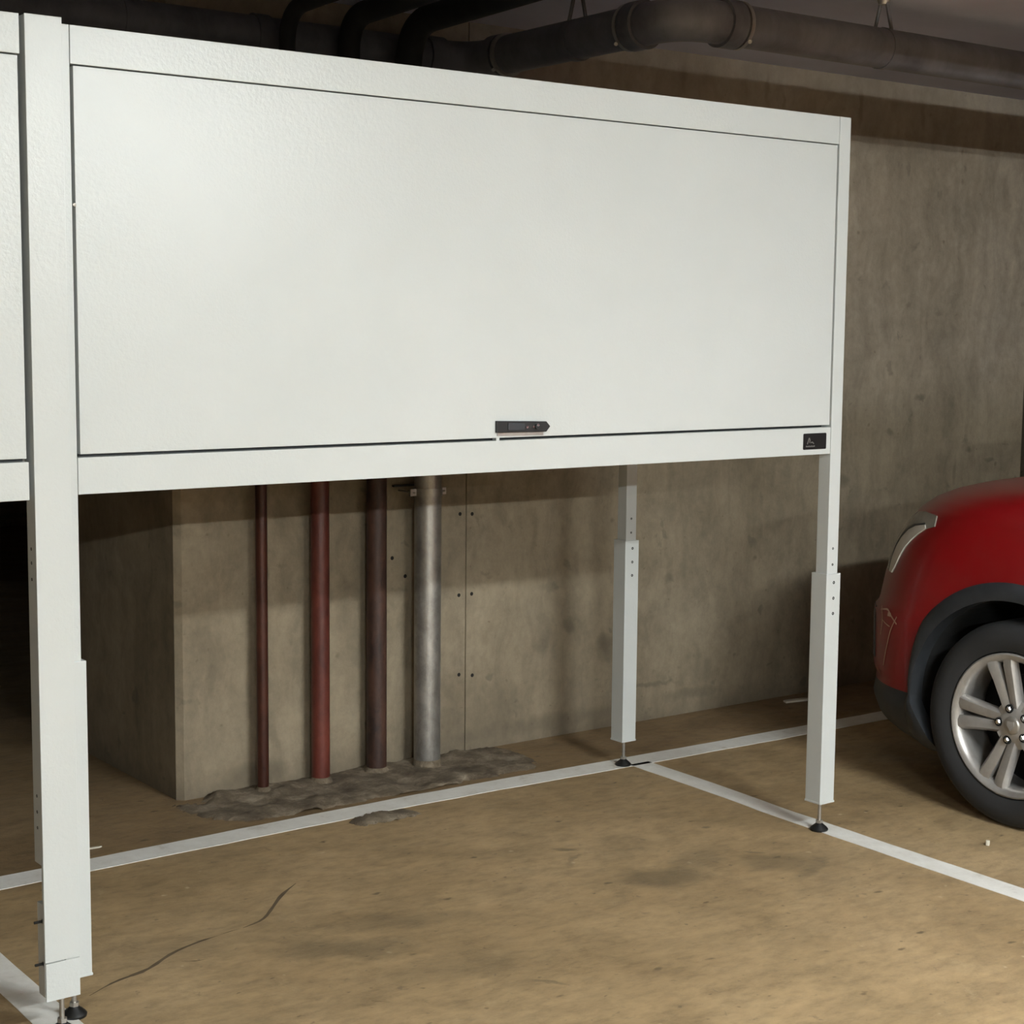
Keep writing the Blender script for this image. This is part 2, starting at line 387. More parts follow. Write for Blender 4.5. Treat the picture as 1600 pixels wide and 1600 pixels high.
# cracks in the slab: thin filled grooves
def crack(pts, wd):
    bm = bmesh.new(); P = rounded([(x, y, 0) for x, y in pts], .05, 3); L = []
    for i, p in enumerate(P):
        t = (P[min(i+1, len(P)-1)]-P[max(i-1, 0)]).normalized(); q = Vector((-t.y, t.x, 0))
        k = min(1, i/3, (len(P)-1-i)/3)+.15
        w1 = wd*k*random.uniform(.6, 1.3)
        L.append((bm.verts.new(p+q*w1+Vector((0, 0, .0006))), bm.verts.new(p-q*w1*.8+Vector((0, 0, .0006)))))
    for (a, b), (c, d) in zip(L, L[1:]): bm.faces.new([a, b, d, c])
    return obj('floor_crack', bm, M['crack'], floor)
crack([(-2.344, .099), (-2.261, .147), (-2.173, .163), (-2.072, .237), (-1.979, .267), (-1.93, .275)], .0055)
crack([(-1.852, .288), (-1.783, .308), (-1.723, .372), (-1.649, .455), (-1.57, .515)], .006)
crack([(-1.93, .276), (-1.89, .285), (-1.86, .287)], .0025)
crack([(-1.83, -.30), (-1.80, -.33)], .004)
crack([(-2.08, .17), (-2.05, .15), (-2.02, .15)], .003)

# ================================================================== OVER-BONNET STORAGE CABINETS
Wd = 2.416; HT = 2.163; ZB0, ZB1 = 1.171, 1.251; ZD0, ZD1 = 1.258, 2.080; DEP = .99
def foot_parts(parent, x, y, ztop):
    obj('threaded_rod', lathe([(.0055, .018), (.0055, ztop+.02)], 'z', 14, c=(x, y, 0)), M['zinc'], parent, 40)
    obj('lock_nut', lathe([(.011, .024), (.011, .033)], 'z', 6, c=(x, y, 0)), M['zinc'], parent)
    obj('foot_pad', lathe([(0, 0), (.027, 0), (.028, .006), (.023, .012), (.012, .021), (.009, .025), (0, .025)], 'z', 28, c=(x, y, 0)), M['black'], parent, 40)
def hole_(parent, x, y, z, r=.0042, ax='y'):
    s = -1
    if ax == 'y': bm = lathe([(0, .0002), (r, -.0004), (r, .002)], 'y', 12, c=(x, y, z))
    else: bm = lathe([(0, .0002), (r, -.0004), (r, .002)], 'x', 12, c=(x, y, z))
    obj('bolt_hole', bm, M['hole'], parent, 40)
def make_cabinet(name, loc, gap, joined):
    t = empty(name, loc)
    # four telescopic legs: tube reaching up the corner, sleeve with cap, foot
    for k, (lx, ly, front) in enumerate([(-.007, 0, True), (-Wd+.005, 0, True), (-.007, .935, False), (-Wd+.005, .935, False)]):
        x0, x1 = lx-.023, lx+.023; y0, y1 = ly, ly+.046
        main = joined and k == 0
        tz = .38 if main else .78
        leg = obj('leg', B(x0, x1, y0, y1, tz, HT), M['white'], t, bevel=.0015)
        if main:
            sl = obj('leg_sleeve', B(x0+.001, x1, y0+.004, y1-.006, .085, .292), M['white'], leg, bevel=.001)
            for z in (1.065, 1.035, 1.000, .53, .495, .46): hole_(leg, x0, y0+.024, z, .0035, 'x')
            for (z, yy) in ((.255, .0), (.16, -.0)):
                obj('screw', lathe([(0, -.018), (.003, -.018), (.003, 0), (.006, 0), (.006, .004)], 'x', 10, c=(x0+.001, y0+.012, z)), M['hole'], leg, 40)
        else:
            sl = obj('leg_sleeve', B(x0-.005, x1+.010, y0-.004, y1+.012, .096, .806), M['white'], leg, bevel=.0015)
            obj('end_cap', B(x0-.0065, x1+.0115, y0-.0055, y1+.0135, .092, .098), M['white'], leg, bevel=.001)
            for z in ((.883, .834) if k != 1 else ()): hole_(leg, lx+.0, y0, z, .0038)
            for z in ((.779, .731, .684) if k != 1 else ()): hole_(leg, lx+.004, y0-.004, z, .0048)
        if main: foot_parts(leg, lx+.014, .002, .085)
        elif front and k == 1: foot_parts(leg, lx-.004, .012, .096)
        else: foot_parts(leg, lx+.004, ly+.026, .096)
    xr = -.0315-gap; xl = -Wd+.0297
    tb = obj('top_beam', B(xl, xr, .001, .040, ZD1+.003, HT), M['white'], t, bevel=.001)
    obj('bottom_beam', B(xl, xr, .001, .046, ZB0, ZB1), M['white'], t, bevel=.001)
    # box shell behind the beams
    obj('top_panel', B(xl, -.031, .040, .935, HT-.014, HT-.002), M['white'], t)
    obj('base_panel', B(xl, -.031, .046, .975, ZB0+.004, ZB0+.016), M['white'], t)
    obj('back_panel', B(xl, -.031, .960, .972, ZB0+.016, HT-.014), M['white'], t)
    for (a, b) in ((xl, xl+.010), (-.041, -.031)):
        obj('side_panel', B(a+.0, b, .047, .934, ZB0+.016, HT-.014), M['white'], t)
    for yy in (.935,): obj('rear_rail', B(xl, -.031, yy+.001, yy+.024, ZB0-.001, ZB0+.004), M['white'], t)
    # inner reveal seen through the gap round the door
    obj('door_stop', B(xl+.012, -.043, .028, .040, ZB1+.0, ZD1+.003), M['trim'], t)
    door = obj('door_panel', B(xl+.0065, xr-.004, .003, .021, ZD0, ZD1), M['white'], t, bevel=.0012)
    # latch handle with pointed right end
    hp = [(-1.272, 1.272), (-1.272, 1.302), (-1.113, 1.297), (-1.100, 1.284), (-1.113, 1.270)]
    if not joined:
        h = obj('handle', prism(hp, 'y', -.006, .003), M['black'], door, bevel=.0012); h['label'] = 'black latch handle with a pointed end'
        plate = prism([(-1.266, 1.263), (-1.266, 1.2712), (-1.118, 1.2692), (-1.118, 1.261)], 'y', .0005, .003)  # handle's cast shadow modelled as a thin grey strip below it
        obj('handle_shadow', plate, M['zinc'], door)
        obj('handle_grip', prism([(-1.238, 1.277), (-1.238, 1.296), (-1.185, 1.294), (-1.185, 1.276)], 'y', -.0085, -.0055), M['trim'], door, bevel=.0012)
        obj('lock_cylinder', lathe([(0, -.0115), (.0068, -.0115), (.0078, -.010), (.0078, -.005)], 'y', 20, c=(-1.145, 0, 1.285)), M['black'], door, 40)
        for (x, z, r) in [(-1.180, 1.2845, .0034), (-1.159, 1.2845, .0030), (-1.145, 1.2885, .0034)]:
            obj('lock_keyway', lathe([(0, -.0125), (r, -.0125), (r, -.005)], 'y', 12, c=(x, 0, z)), M['chrome'], door, 40)
        obj('latch_tab', B(-1.268, -1.258, .003, .020, ZB1-.001, ZD0+.001), M['white'], t)
        # black maker's sticker on the beam: small emblem and a line of print (its code square left out)
        sx0, sx1, sz0, sz1 = -.148, -.050, 1.187, 1.235; rr = .004; pp = []
        for (cx_, cz_, a0) in ((sx1-rr, sz1-rr, 0), (sx0+rr, sz1-rr, 90), (sx0+rr, sz0+rr, 180), (sx1-rr, sz0+rr, 270)):
            for q in range(5): a = math.radians(a0+q*22.5); pp.append((cx_+rr*math.cos(a), cz_+rr*math.sin(a)))
        st = obj('sticker', prism(pp, 'y', .0001, .0012), M['black'], t); st['label'] = 'black sticker with pale print at the right end of the beam'
        bm = bmesh.new()
        for (a, b, wd) in [((-.131, 1.203), (-.1235, 1.222), .0016), ((-.1235, 1.222), (-.1195, 1.214), .0016), ((-.1195, 1.214), (-.122, 1.207), .0014), ((-.117, 1.207), (-.110, 1.209), .0016), ((-.110, 1.209), (-.103, 1.204), .0016)]:
            d = Vector((b[0]-a[0], b[1]-a[1])).normalized(); nx, nz = -d.y*wd, d.x*wd
            prism([(a[0]+nx, a[1]+nz), (b[0]+nx, b[1]+nz), (b[0]-nx, b[1]-nz), (a[0]-nx, a[1]-nz)], 'y', -.0003, .0004, bm)
        obj('emblem', bm, M['print'], st)
        bm = bmesh.new()
        for i in range(7):
            x = -.136+i*.0055; box(bm, x, x+.0035, -.0003, .0004, 1.1945, 1.1990-(i % 2)*.001)
        obj('print', bm, M['print'], st)
        for (x, z) in [(-2.3835, 1.790)]:
            obj('hinge_screw', lathe([(0, -.003), (.004, -.002), (.004, .003)], 'y', 10, c=(x, 0, z)), M['zinc'], t, 40)
    if joined:
        # tall cover plate that bridges this cabinet's end post and its neighbour's first post
        cp_ = obj('cover_plate', B(-.031, .048, -.006, -.0015, .166, HT+.001), M['white'], t, bevel=.0012)
        obj('cover_plate_foot', B(-.029, .0475, -.004, -.0015, .078, .163), M['white'], t, bevel=.0008)
        obj('cover_flange', B(-.031, -.0295, -.0015, .004, .166, .40), M['white'], t)
    return t
cabR = make_cabinet('storage_cabinet', (0, 0, 0), .0, False)
tag(cabR, 'wide white steel storage cabinet on four legs with black latch handle and black sticker', 'cabinet', 'white over bonnet cabinets')
cabL = make_cabinet('storage_cabinet', (-2.477, -.058, 0), .008, True)
tag(cabL, 'white steel storage cabinet cut off at the left edge, with a wide post cover', 'cabinet', 'white over bonnet cabinets')

# ================================================================== PIPES
def pipe(name, path, r, m, label, rad=.1, cat='pipe', seg=28, group=None):
    o = obj(name, sweep(rounded(path, rad, 10), r, seg), M[m], None, 50)
    return tag(o, label, cat, group)
px = [(-1.213, 1.375), (-.994, 1.375), (-.770, 1.378), (-.582, 1.345)]
G = 'brown and red risers against the concrete wall'
def riser(k, r, m, label, zt, rad, ru):
    x, y = px[k]
    p = pipe('riser_pipe', [(x, y, 0), (x, y, 1.92)], r, m, label, group=G)
    u = obj('upper_bend', sweep(rounded([(x, y, 1.90), (x, y, 1.98), (x, 1.185, 2.14), (x, 1.185, zt), (x, .2, 2.53)], rad, 10), ru, 26), M['nearblack'], p, 50)  # upper bend coloured near black, thicker than the riser below
    u['label'] = 'near-black pipe bend above the cabinet'
    return p
p1 = riser(0, .0195, 'copper', 'thinnest brown pipe, leftmost of the vertical pipes on the wall', 2.50, .11, .026)
p2 = riser(1, .0315, 'red', 'medium red oxide pipe standing second from left on the wall', 2.50, .11, .036)
p3 = riser(2, .0350, 'rust', 'dark rusty brown pipe just left of the silver pipe', 2.505, .14, .044)
for o_, (x, y), r in ((p1, px[0], .0195), (p2, px[1], .0315), (p3, px[2], .035)):
    obj('floor_collar', lathe([(r+.012, .002), (r+.005, .014), (r+.0005, .022)], 'z', 18, c=(x, y, 0)), M['mortar'], o_, 50)
    obj('pipe_clamp', ring_clamp((x, y, 1.62), (0, 0, 1), r+.0005, .025, .003), M['zinc'], o_, 50)
p4 = pipe('galvanised_pipe', [(px[3][0], px[3][1], 0), (px[3][0], px[3][1], 2.10), (px[3][0], px[3][1], 2.30)], .047, 'galv',
          'thick silver galvanised pipe with a band clamp, rightmost of the vertical pipes', .09)
cl = obj('pipe_clamp', ring_clamp((px[3][0], px[3][1], .972), (0, 0, 1), .0475, .028, .003), M['galv'], p4, 50)
for s_ in (-1, 1):
    x = px[3][0]+s_*.062
    obj('clamp_ear', B(min(x-.012*1, x+.012), max(x-.012, x+.012), px[3][1]-.004, px[3][1]+.004, .960, .984), M['zinc'], p4, bevel=.001)
    obj('clamp_bolt', lathe([(.003, px[3][1]-.018), (.003, WY-.001)], 'y', 10, c=(x, 0, .972)), M['zinc'], p4, 40)
obj('clamp_strut', B(px[3][0]-.09, px[3][0]+.09, WY-.016, WY-.001, .986, .992), M['trim'], p4)
obj('weld_collar', lathe([(.054, .001), (.053, .012), (.048, .03)], 'z', 24, c=(px[3][0], px[3][1], 0)), M['mortar'], p4, 50)
# big drain: along the wall, elbow towards the camera, elbow along the ceiling
ZD, RD, YB, YF, XE = 2.430, .062, 1.300, .245, -.445
dr = pipe('drain_pipe', [(-2.35, YB+.0, ZD), (XE, YB, ZD), (XE, YF, ZD+.005), (6.5, YF, ZD+.005)], RD, 'drain',
          'thick dark grey drain pipe that zigzags under the ceiling behind the cabinet top', .13, seg=36)
for (p, d, wd, th) in [((XE-.16, YB, ZD), (1, 0, 0), .07, .008), ((XE, YB-.17, ZD), (0, 1, 0), .05, .008), ((XE, YF+.18, ZD+.004), (0, 1, 0), .055, .010),
                       ((XE+.18, YF, ZD+.005), (1, 0, 0), .06, .009), ((-1.25, YB, ZD), (1, 0, 0), .05, .006), ((-2.14, YB, ZD), (1, 0, 0), .08, .008), ((3.3, YF, ZD+.005), (1, 0, 0), .06, .008)]:
    obj('pipe_coupling', ring_clamp(p, d, RD+.0005, wd, th), M['drain'], dr, 50)
for (p, d) in [((XE, YF+.22, ZD+.004), (0, 1, 0)), ((XE+.225, YF, ZD+.005), (1, 0, 0)), ((XE, YB-.215, ZD), (0, 1, 0))]:
    c_ = obj('coupling_band', ring_clamp(p, d, RD+.004, .014, .005), M['zinc'], dr, 50)
    q = Vector(p)+Vector((-.055 if d[1] else 0, -.055 if d[0] else 0, -.052))
    obj('band_screw', sweep([q-Vector((.018, .018, .006)), q+Vector((.018, .018, .006))], .006, 10), M['zinc'], dr, 40)
def hanger(p, d):
    d = Vector(d); p = Vector(p); side = Vector((-d.y, d.x, 0))
    obj('hanger_strap', ring_clamp(p, d, RD+.0005, .022, .0025), M['drain'], dr, 50)
    for s_ in (-1, 1):
        obj('hanger_rod', sweep([p+side*s_*.035+Vector((0, 0, .055)), p+side*s_*.012+Vector((0, 0, CEIL-p.z-.012))], .006, 10), M['drain'], dr, 40)
    obj('hanger_plate', lathe([(.016, CEIL-.022), (.022, CEIL-.006), (.022, CEIL)], 'z', 12, c=(p.x, p.y, 0)), M['zinc'], dr, 40)
hanger((XE, .72, ZD), (0, 1, 0)); hanger((.42, YF, ZD+.005), (1, 0, 0)); hanger((2.4, YF, ZD+.005), (1, 0, 0)); hanger((-1.7, YB, ZD), (1, 0, 0))
# second service pipe nearer the viewer, just touching the top right corner
sv = pipe('ceiling_pipe', [(-.20, -.62, 2.47), (7, -.62, 2.47)], .05, 'drain', 'second grey ceiling pipe at the top right corner', .1)
for x in (.6, 2.6): obj('hanger_rod', sweep([(x, -.62, 2.50), (x, -.62, CEIL)], .006, 10), M['zinc'], sv, 40)

# added duct above the camera's view, put in to shade the upper left wall
duct = empty('added_shade_duct', (0, 0, 0)); tag(duct, 'added unseen grey sheet metal duct shading the upper left wall, in front of the cabinets', 'duct')
for k in range(5):
    x0 = -6.3+k*1.24
    obj('shade_duct_section', B(x0, x0+1.225, -1.25, -.85, 2.385, 2.575), M['zinc'], duct, bevel=.004)
    obj('shade_duct_flange', B(x0+1.215, x0+1.25, -1.27, -.83, 2.365, 2.585), M['zinc'], duct, bevel=.003)
# ================================================================== CARS
def interp(tab, z):
    if z <= tab[0][0]: return tab[0][1]
    for (a, va), (b, vb) in zip(tab, tab[1:]):
        if z <= b: t = (z-a)/(b-a); return va+(vb-va)*t
    return tab[-1][1]
CX, HW, WCY, WR = 1.365, .885, -.295, .325       # car centre line, half width, front wheel y, wheel radius
NT_ = [(.16, .44), (.19, .50), (.24, .55), (.30, .57), (.37, .555), (.40, .57), (.60, .57), (.62, .55), (.72, .525), (.84, .478), (.90, .440), (.95, .395), (.985, .345),
       (1.01, .285), (1.03, .21), (1.05, .10), (1.07, -.07), (1.085, -.30), (1.10, -.60), (1.11, -.80)]
WT_ = [(.16, .80), (.22, .855), (.30, .875), (.60, .885), (.80, .885), (.88, .875), (.95, .865), (.985, .852), (1.01, .835), (1.03, .812), (1.05, .775), (1.07, .715), (1.085, .62), (1.10, .50), (1.11, .40)]
REAR = -3.55
def halfw(y, z):
    n = interp(NT_, z); wv = interp(WT_, z); ys = n-.57; p = 2.5
    if y > ys: return wv*max(0, 1-((y-ys)/(n-ys))**p)**(1/p)
    yr = REAR+.35
    if y < yr: return wv*max(0, 1-(abs(y-yr)/.35)**p)**(1/p)
    return wv
def outline(z, z0, n1=60, n2=130, off=0.):
    n = interp(NT_, z); ys = n-.57; yr = REAR+.35; pts = []
    ysm = [yr-.35*math.cos(t*PI/2/8) for t in range(0, 8)] + [yr+(ys-yr)*i/n2 for i in range(n2)] + [ys+.57*math.sin(PI/2*i/n1) for i in range(n1+1)]
    L = [(CX-halfw(y, z)-off*0, y) for y in ysm]
    return L + [(2*CX-x, y) for (x, y) in L[-2:0:-1]]
def loft(zs, cap_top):
    bm = bmesh.new(); R_ = []; RC_ = .408
    for z in zs: R_.append([bm.verts.new((x, y, z)) for (x, y) in outline(z, 0)])
    for a, b in zip(R_, R_[1:]):
        n = len(a)
        for i in range(n):
            q = [a[i], a[(i+1) % n], b[(i+1) % n], b[i]]
            y = sum(v.co.y for v in q)/4; z = sum(v.co.z for v in q)/4; x = sum(v.co.x for v in q)/4
            if abs(x-CX) > .5 and any((y-yc)**2+(z-WR-.006)**2 < RC_**2 for yc in (WCY, WCY-2.555)): continue
            bm.faces.new(q)
    if cap_top: bm.faces.new(R_[-1])
    return bm
def surf(y, z, off=0.006):
    # point on the near (left) flank, pushed outward
    h = halfw(y, z); e = .004
    dy = (halfw(y+e, z)-halfw(y-e, z))/(2*e); dz = (halfw(y, z+e)-halfw(y, z-e))/(2*e)
    nx = Vector((-1, -dy, -dz)).normalized()
    return Vector((CX-h, y, z))+nx*off
def patch(rows, thick=.012, off=.003):
    # closed sheet laid on the flank; rows = lists of (y,z) with equal length
    bm = bmesh.new()
    A = [[bm.verts.new(surf(y, z, off)) for (y, z) in r] for r in rows]
    Bk = [[bm.verts.new(surf(y, z, off-thick)) for (y, z) in r] for r in rows]
    m_, n_ = len(rows), len(rows[0])
    for j in range(m_-1):
        for i in range(n_-1):
            bm.faces.new([A[j][i], A[j][i+1], A[j+1][i+1], A[j+1][i]]); bm.faces.new([Bk[j][i], Bk[j+1][i], Bk[j+1][i+1], Bk[j][i+1]])
    for j in range(m_-1):
        for i in (0, n_-1): bm.faces.new([A[j][i], A[j+1][i], Bk[j+1][i], Bk[j][i]])
    for i in range(n_-1):
        for j in (0, m_-1): bm.faces.new([A[j][i], A[j][i+1], Bk[j][i+1], Bk[j][i]])
    return bm
def make_wheel(parent, cx, cy_, side):
    # side -1: outer face towards -x
    def X(h): return cx+side*h
    t = obj('tyre', lathe([(.225, X(.060)), (.232, X(.096)), (.262, X(.110)), (.296, X(.106)), (.317, X(.090)), (WR, X(.066)), (WR, X(-.066)), (.317, X(-.09)), (.27, X(-.11)), (.225, X(-.085))], 'x', 72, c=(0, cy_, WR), closed=True), M['tyre'], parent, 35)
    obj('rim', lathe([(.214, X(.098)), (.222, X(.101)), (.227, X(.098)), (.227, X(-.08)), (.210, X(-.08)), (.204, X(.02)), (.198, X(.072)), (.206, X(.090))], 'x', 72, c=(0, cy_, WR), closed=True), M['alloy'], t, 35)
    obj('brake_disc', lathe([(0, X(.0)), (.15, X(.0)), (.15, X(-.02)), (0, X(-.02))], 'x', 36, c=(0, cy_, WR)), M['liner'], t, 35)
    obj('wheel_back', lathe([(0, X(-.045)), (.21, X(-.045)), (.21, X(-.055)), (0, X(-.055))], 'x', 36, c=(0, cy_, WR)), M['liner'], t, 35)
    obj('hub', lathe([(0, X(.088)), (.040, X(.086)), (.060, X(.078)), (.078, X(.068)), (.078, X(.03))], 'x', 40, c=(0, cy_, WR)), M['alloy'], t, 50)
    obj('centre_cap', lathe([(0, X(.095)), (.024, X(.094)), (.029, X(.089)), (.029, X(.08))], 'x', 28, c=(0, cy_, WR)), M['zinc'], t, 50)
    sh = [(-.012, .014), (.012, .014), (.013, .0), (0, -.017), (-.013, 0)]
    obj('cap_emblem', prism([(cy_+a, WR+b) for a, b in sh], 'x', X(.0965), X(.093)), M['alloy'], t)
    for k in range(5):
        # spoke k: two ridges splitting from the hub, centred on the front-pointing direction
        ang = math.radians(2+72*k)
        for s_ in (-1, 1):
            bm = bmesh.new(); pr = []
            for (r, off, wd, h, dp) in [(.045, .017, .017, .080, .03), (.09, .021, .0185, .083, .03), (.14, .026, .0205, .087, .028), (.185, .032, .0225, .092, .024), (.214, .037, .025, .090, .02)]:
                ring = []
                for (a, hh) in [(-wd, h-dp), (-wd, h-.006), (-wd*.35, h), (wd*.5, h), (wd, h-.012), (wd, h-dp)]:
                    o_ = s_*(off+a if True else 0)
                    yy = cy_+r*math.cos(ang)-o_*math.sin(ang); zz = WR+r*math.sin(ang)+o_*math.cos(ang)
                    ring.append(bm.verts.new((X(hh), yy, zz)))
                pr.append(ring)
            for a, b in zip(pr, pr[1:]):
                for i in range(6): bm.faces.new([a[i], a[(i+1) % 6], b[(i+1) % 6], b[i]])
            bm.faces.new(pr[0][::-1]); bm.faces.new(pr[-1])
            obj('spoke', bm, M['alloy'], t, 45)
        a2 = math.radians(2+72*k)
        yy, zz = cy_+.052*math.cos(a2), WR+.052*math.sin(a2)
        obj('nut_recess', lathe([(0, X(.0865)), (.014, X(.0865)), (.014, X(.07))], 'x', 16, c=(0, yy, zz)), M['liner'], t, 40)
        obj('wheel_nut', lathe([(0, X(.093)), (.006, X(.093)), (.009, X(.089)), (.009, X(.08))], 'x', 6, c=(0, yy, zz)), M['chrome'], t, 20)
    return t
def make_car(paint, name):
    t = empty(name, (CX, WCY, 0)); inv = Vector((-CX, -WCY, 0))
    made = []
    def P(nm, bm, m, par=None, sm=None, bv=None):
        o = obj(nm, bm, M[m] if isinstance(m, str) else m, par or t, sm, bv); made.append(o); return o
    # the shell is built in place, then its root offset is taken out of the children
    zs_body = [.355+.0175*k for k in range(29)] + [.86, .875, .89, .90, .912, .925, .9375, .95, .96, .97, .9775, .985, .9925, 1.0, 1.01, 1.02, 1.03, 1.04, 1.05, 1.06, 1.07, 1.078, 1.085, 1.092, 1.10, 1.105, 1.11]
    body = P('body', loft(zs_body, True), paint, None, 60)
    low = P('lower_bumper', loft([.16, .175, .19, .2, .215, .23, .245, .26, .275, .29, .305, .32, .335, .355], False), 'trim', None, 60)
    P('underbody', B(CX-.49, CX+.49, -3.45, .30, .19, .26), 'liner')
    RC = .392
    for yc in (WCY, WCY-2.555):
        for s_ in (-1, 1):
            x = CX+s_*.52
            bm = bmesh.new(); N = 40; a0 = math.radians(-22); a1 = math.radians(202)
            in_, out_ = [], []
            for i in range(N+1):
                a = a0+(a1-a0)*i/N; rr = RC-.003
                yy, zz = yc+rr*math.cos(a), WR+.006+rr*math.sin(a)
                hw = min(max(halfw(yy, max(zz, .17)), .60)-.02, .87)
                in_.append(bm.verts.new((CX+s_*.505, yy, zz))); out_.append(bm.verts.new((CX+s_*hw, yy, zz)))
            for i in range(N): bm.faces.new([in_[i], in_[i+1], out_[i+1], out_[i]])
            bm.faces.new(in_)
            P('wheel_arch_liner', bm, 'liner')
            wv = make_wheel(t, CX+s_*.775, yc, s_); made.append(wv)
    # arch cladding: flat black band round the openings, wider and straighter at its front foot
    def cladding(yc, mirror):
        rows_n = 5; A = []
        for j in range(rows_n):
            row = []
            for i in range(61):
                a = math.radians(-28+236*i/60)
                ri = .386; ro = .442 if yc == WCY else .435
                deg = math.degrees(a)
                if deg < 40: ro = .442-.050*min(1, (40-deg)/45)
                r = ri+(ro-ri)*j/(rows_n-1)
                y, z = yc+r*math.cos(a), WR+.006+r*math.sin(a)
                if deg < 0: y = yc + (.386+(.405-.386+.012)*j/(rows_n-1)) - .09*max(0, (-deg)/28)*(1-j/(rows_n-1)); z = WR+.006 - .15*(-deg/28)
                row.append((y, z))
            A.append(row)
        bm = bmesh.new()
        offs = [.010, .013, .012, .009, .0]
        F = [[surf(y, z, offs[j]+.002) for (y, z) in r] for j, r in enumerate(A)]
        inner = [Vector((f.x+.06, f.y, f.z)) for f in F[0]]
        outer = [Vector((f.x+.02, f.y, f.z)) for f in F[-1]]
        allr = [inner]+F+[outer]
        if mirror: allr = [[Vector((2*CX-p.x, p.y, p.z)) for p in r] for r in allr]
        V = [[bm.verts.new(p) for p in r] for r in allr]
        for a, b in zip(V, V[1:]):
            for i in range(60): bm.faces.new([a[i], a[i+1], b[i+1], b[i]])
        return bm
    for yc in (WCY, WCY-2.555):
        for mir in (False, True): P('arch_cladding', cladding(yc, mir), 'trim', None, 50)
    # headlamps wrapped round the corner
    HLo = [(.238, .735), (.226, .750), (.213, .768), (.195, .800), (.175, .829), (.145, .858), (.115, .880), (.080, .900), (.040, .912)]
    HUp = [(.300, .738), (.315, .770), (.322, .810), (.318, .848), (.298, .885), (.262, .915), (.205, .937), (.125, .948), (.045, .945)]
    def lerp(a, b, t_): return (a[0]+(b[0]-a[0])*t_, a[1]+(b[1]-a[1])*t_)
    def mirrored(bm):
        b2 = bm.copy()
        for v in b2.verts: v.co.x = 2*CX-v.co.x
        return b2
    hl = patch([[lerp(a, b, k/5) for a, b in zip(HLo, HUp)] for k in range(6)], .02, .004)
    hl2 = mirrored(hl)
    FR = [.40, .42, .43, .43, .42, .40, .34, .22, .04]; Hm = [lerp(a, b, f) for a, b, f in zip(HLo, HUp, FR)]; Hm2 = [lerp(a, b, f+.09) for a, b, f in zip(HLo, HUp, FR)]
    rf = patch([[lerp(a, b, k/3) for a, b in zip(HLo[:-1], Hm[:-1])] for k in range(4)], .004, .0065)
    # taper the reflector to a point at its rear end
    rf2 = mirrored(rf)
    dk = patch([[lerp(a, b, k/1) for a, b in zip(Hm[:-1], Hm2[:-1])] for k in range(2)], .004, .007)
    for b_, r_, d_ in ((hl, rf, dk), (hl2, rf2, mirrored(dk))):
        h = P('headlight', b_, 'lens', None, 50)
        o = obj('reflector', r_, M['lamp'], h, 50); o = obj('bezel', d_, M['trim'], h, 50)
    # fog lamp recess at the bumper corner and nose details
    fg = patch([[(.395-.02*j+.0*i, .43+.175*i/5) for i in range(6)] for j in range(4)], .012, .003)
    for b_ in (fg, mirrored(fg)): P('fog_lamp_recess', b_, 'black', None, 50)
    P('grille', B(CX-.42, CX+.42, .545, .585, .56, .70), 'black', None, None, .01)
    P('lower_grille', B(CX-.45, CX+.45, .545, .580, .22, .34), 'black', None, None, .01)
    # scuffs on the bumper corner
    if name == 'red_car':
        for pts, wd in [([(.285, .615), (.262, .60), (.262, .56), (.275, .52)], .0022), ([(.17, .60), (.205, .55), (.235, .47), (.25, .42)], .0022), ([(.28, .605), (.23, .615), (.205, .60), (.17, .575)], .0028),
                        ([(.265, .575), (.235, .565), (.21, .56)], .0018), ([(.31, .40), (.285, .385)], .004), ([(.225, .60), (.205, .60)], .006)]:
            bm = bmesh.new(); pp = rounded([(0, a, b) for a, b in pts], .02, 3); Lr = []
            for i, p in enumerate(pp):
                tt = (pp[min(i+1, len(pp)-1)]-pp[max(i-1, 0)]).normalized(); q = Vector((0, -tt.z, tt.y))*wd
                Lr.append((bm.verts.new(surf(p.y+q.y, p.z+q.z, .002)), bm.verts.new(surf(p.y-q.y, p.z-q.z, .002))))
            for (a, b), (c, d) in zip(Lr, Lr[1:]): bm.faces.new([a, b, d, c])
            P('scuff', bm, M['scuff'])
    # cabin: glass house, roof, pillars
    def cab(z, inset, y0, y1, n=40, p=5):
        pts = []
        hy, my = (y1-y0)/2, (y1+y0)/2; hx = .80-inset
        for i in range(n):
            a = 2*PI*i/n; c_, s_ = math.cos(a), math.sin(a)
            pts.append((CX+hx*math.copysign(abs(c_)**(2/p), c_), my+hy*math.copysign(abs(s_)**(2/p), s_), z))
        return pts
    def loft2(ls):
        bm = bmesh.new(); V = [[bm.verts.new(p) for p in l_] for l_ in ls]
        for a, b in zip(V, V[1:]):
            n = len(a)
            for i in range(n): bm.faces.new([a[i], a[(i+1) % n], b[(i+1) % n], b[i]])
        bm.faces.new(V[0][::-1]); bm.faces.new(V[-1]); return bm
    P('windows', loft2([cab(1.00, .02, -3.46, -.75), cab(1.10, .03, -3.42, -.86), cab(1.30, .09, -3.30, -1.15), cab(1.50, .17, -3.12, -1.48)]), 'glass', None, 60)
    P('roof', loft2([cab(1.49, .155, -3.15, -1.44), cab(1.54, .19, -3.10, -1.55), cab(1.575, .27, -3.0, -1.72), cab(1.59, .42, -2.8, -2.0)]), paint, None, 60)
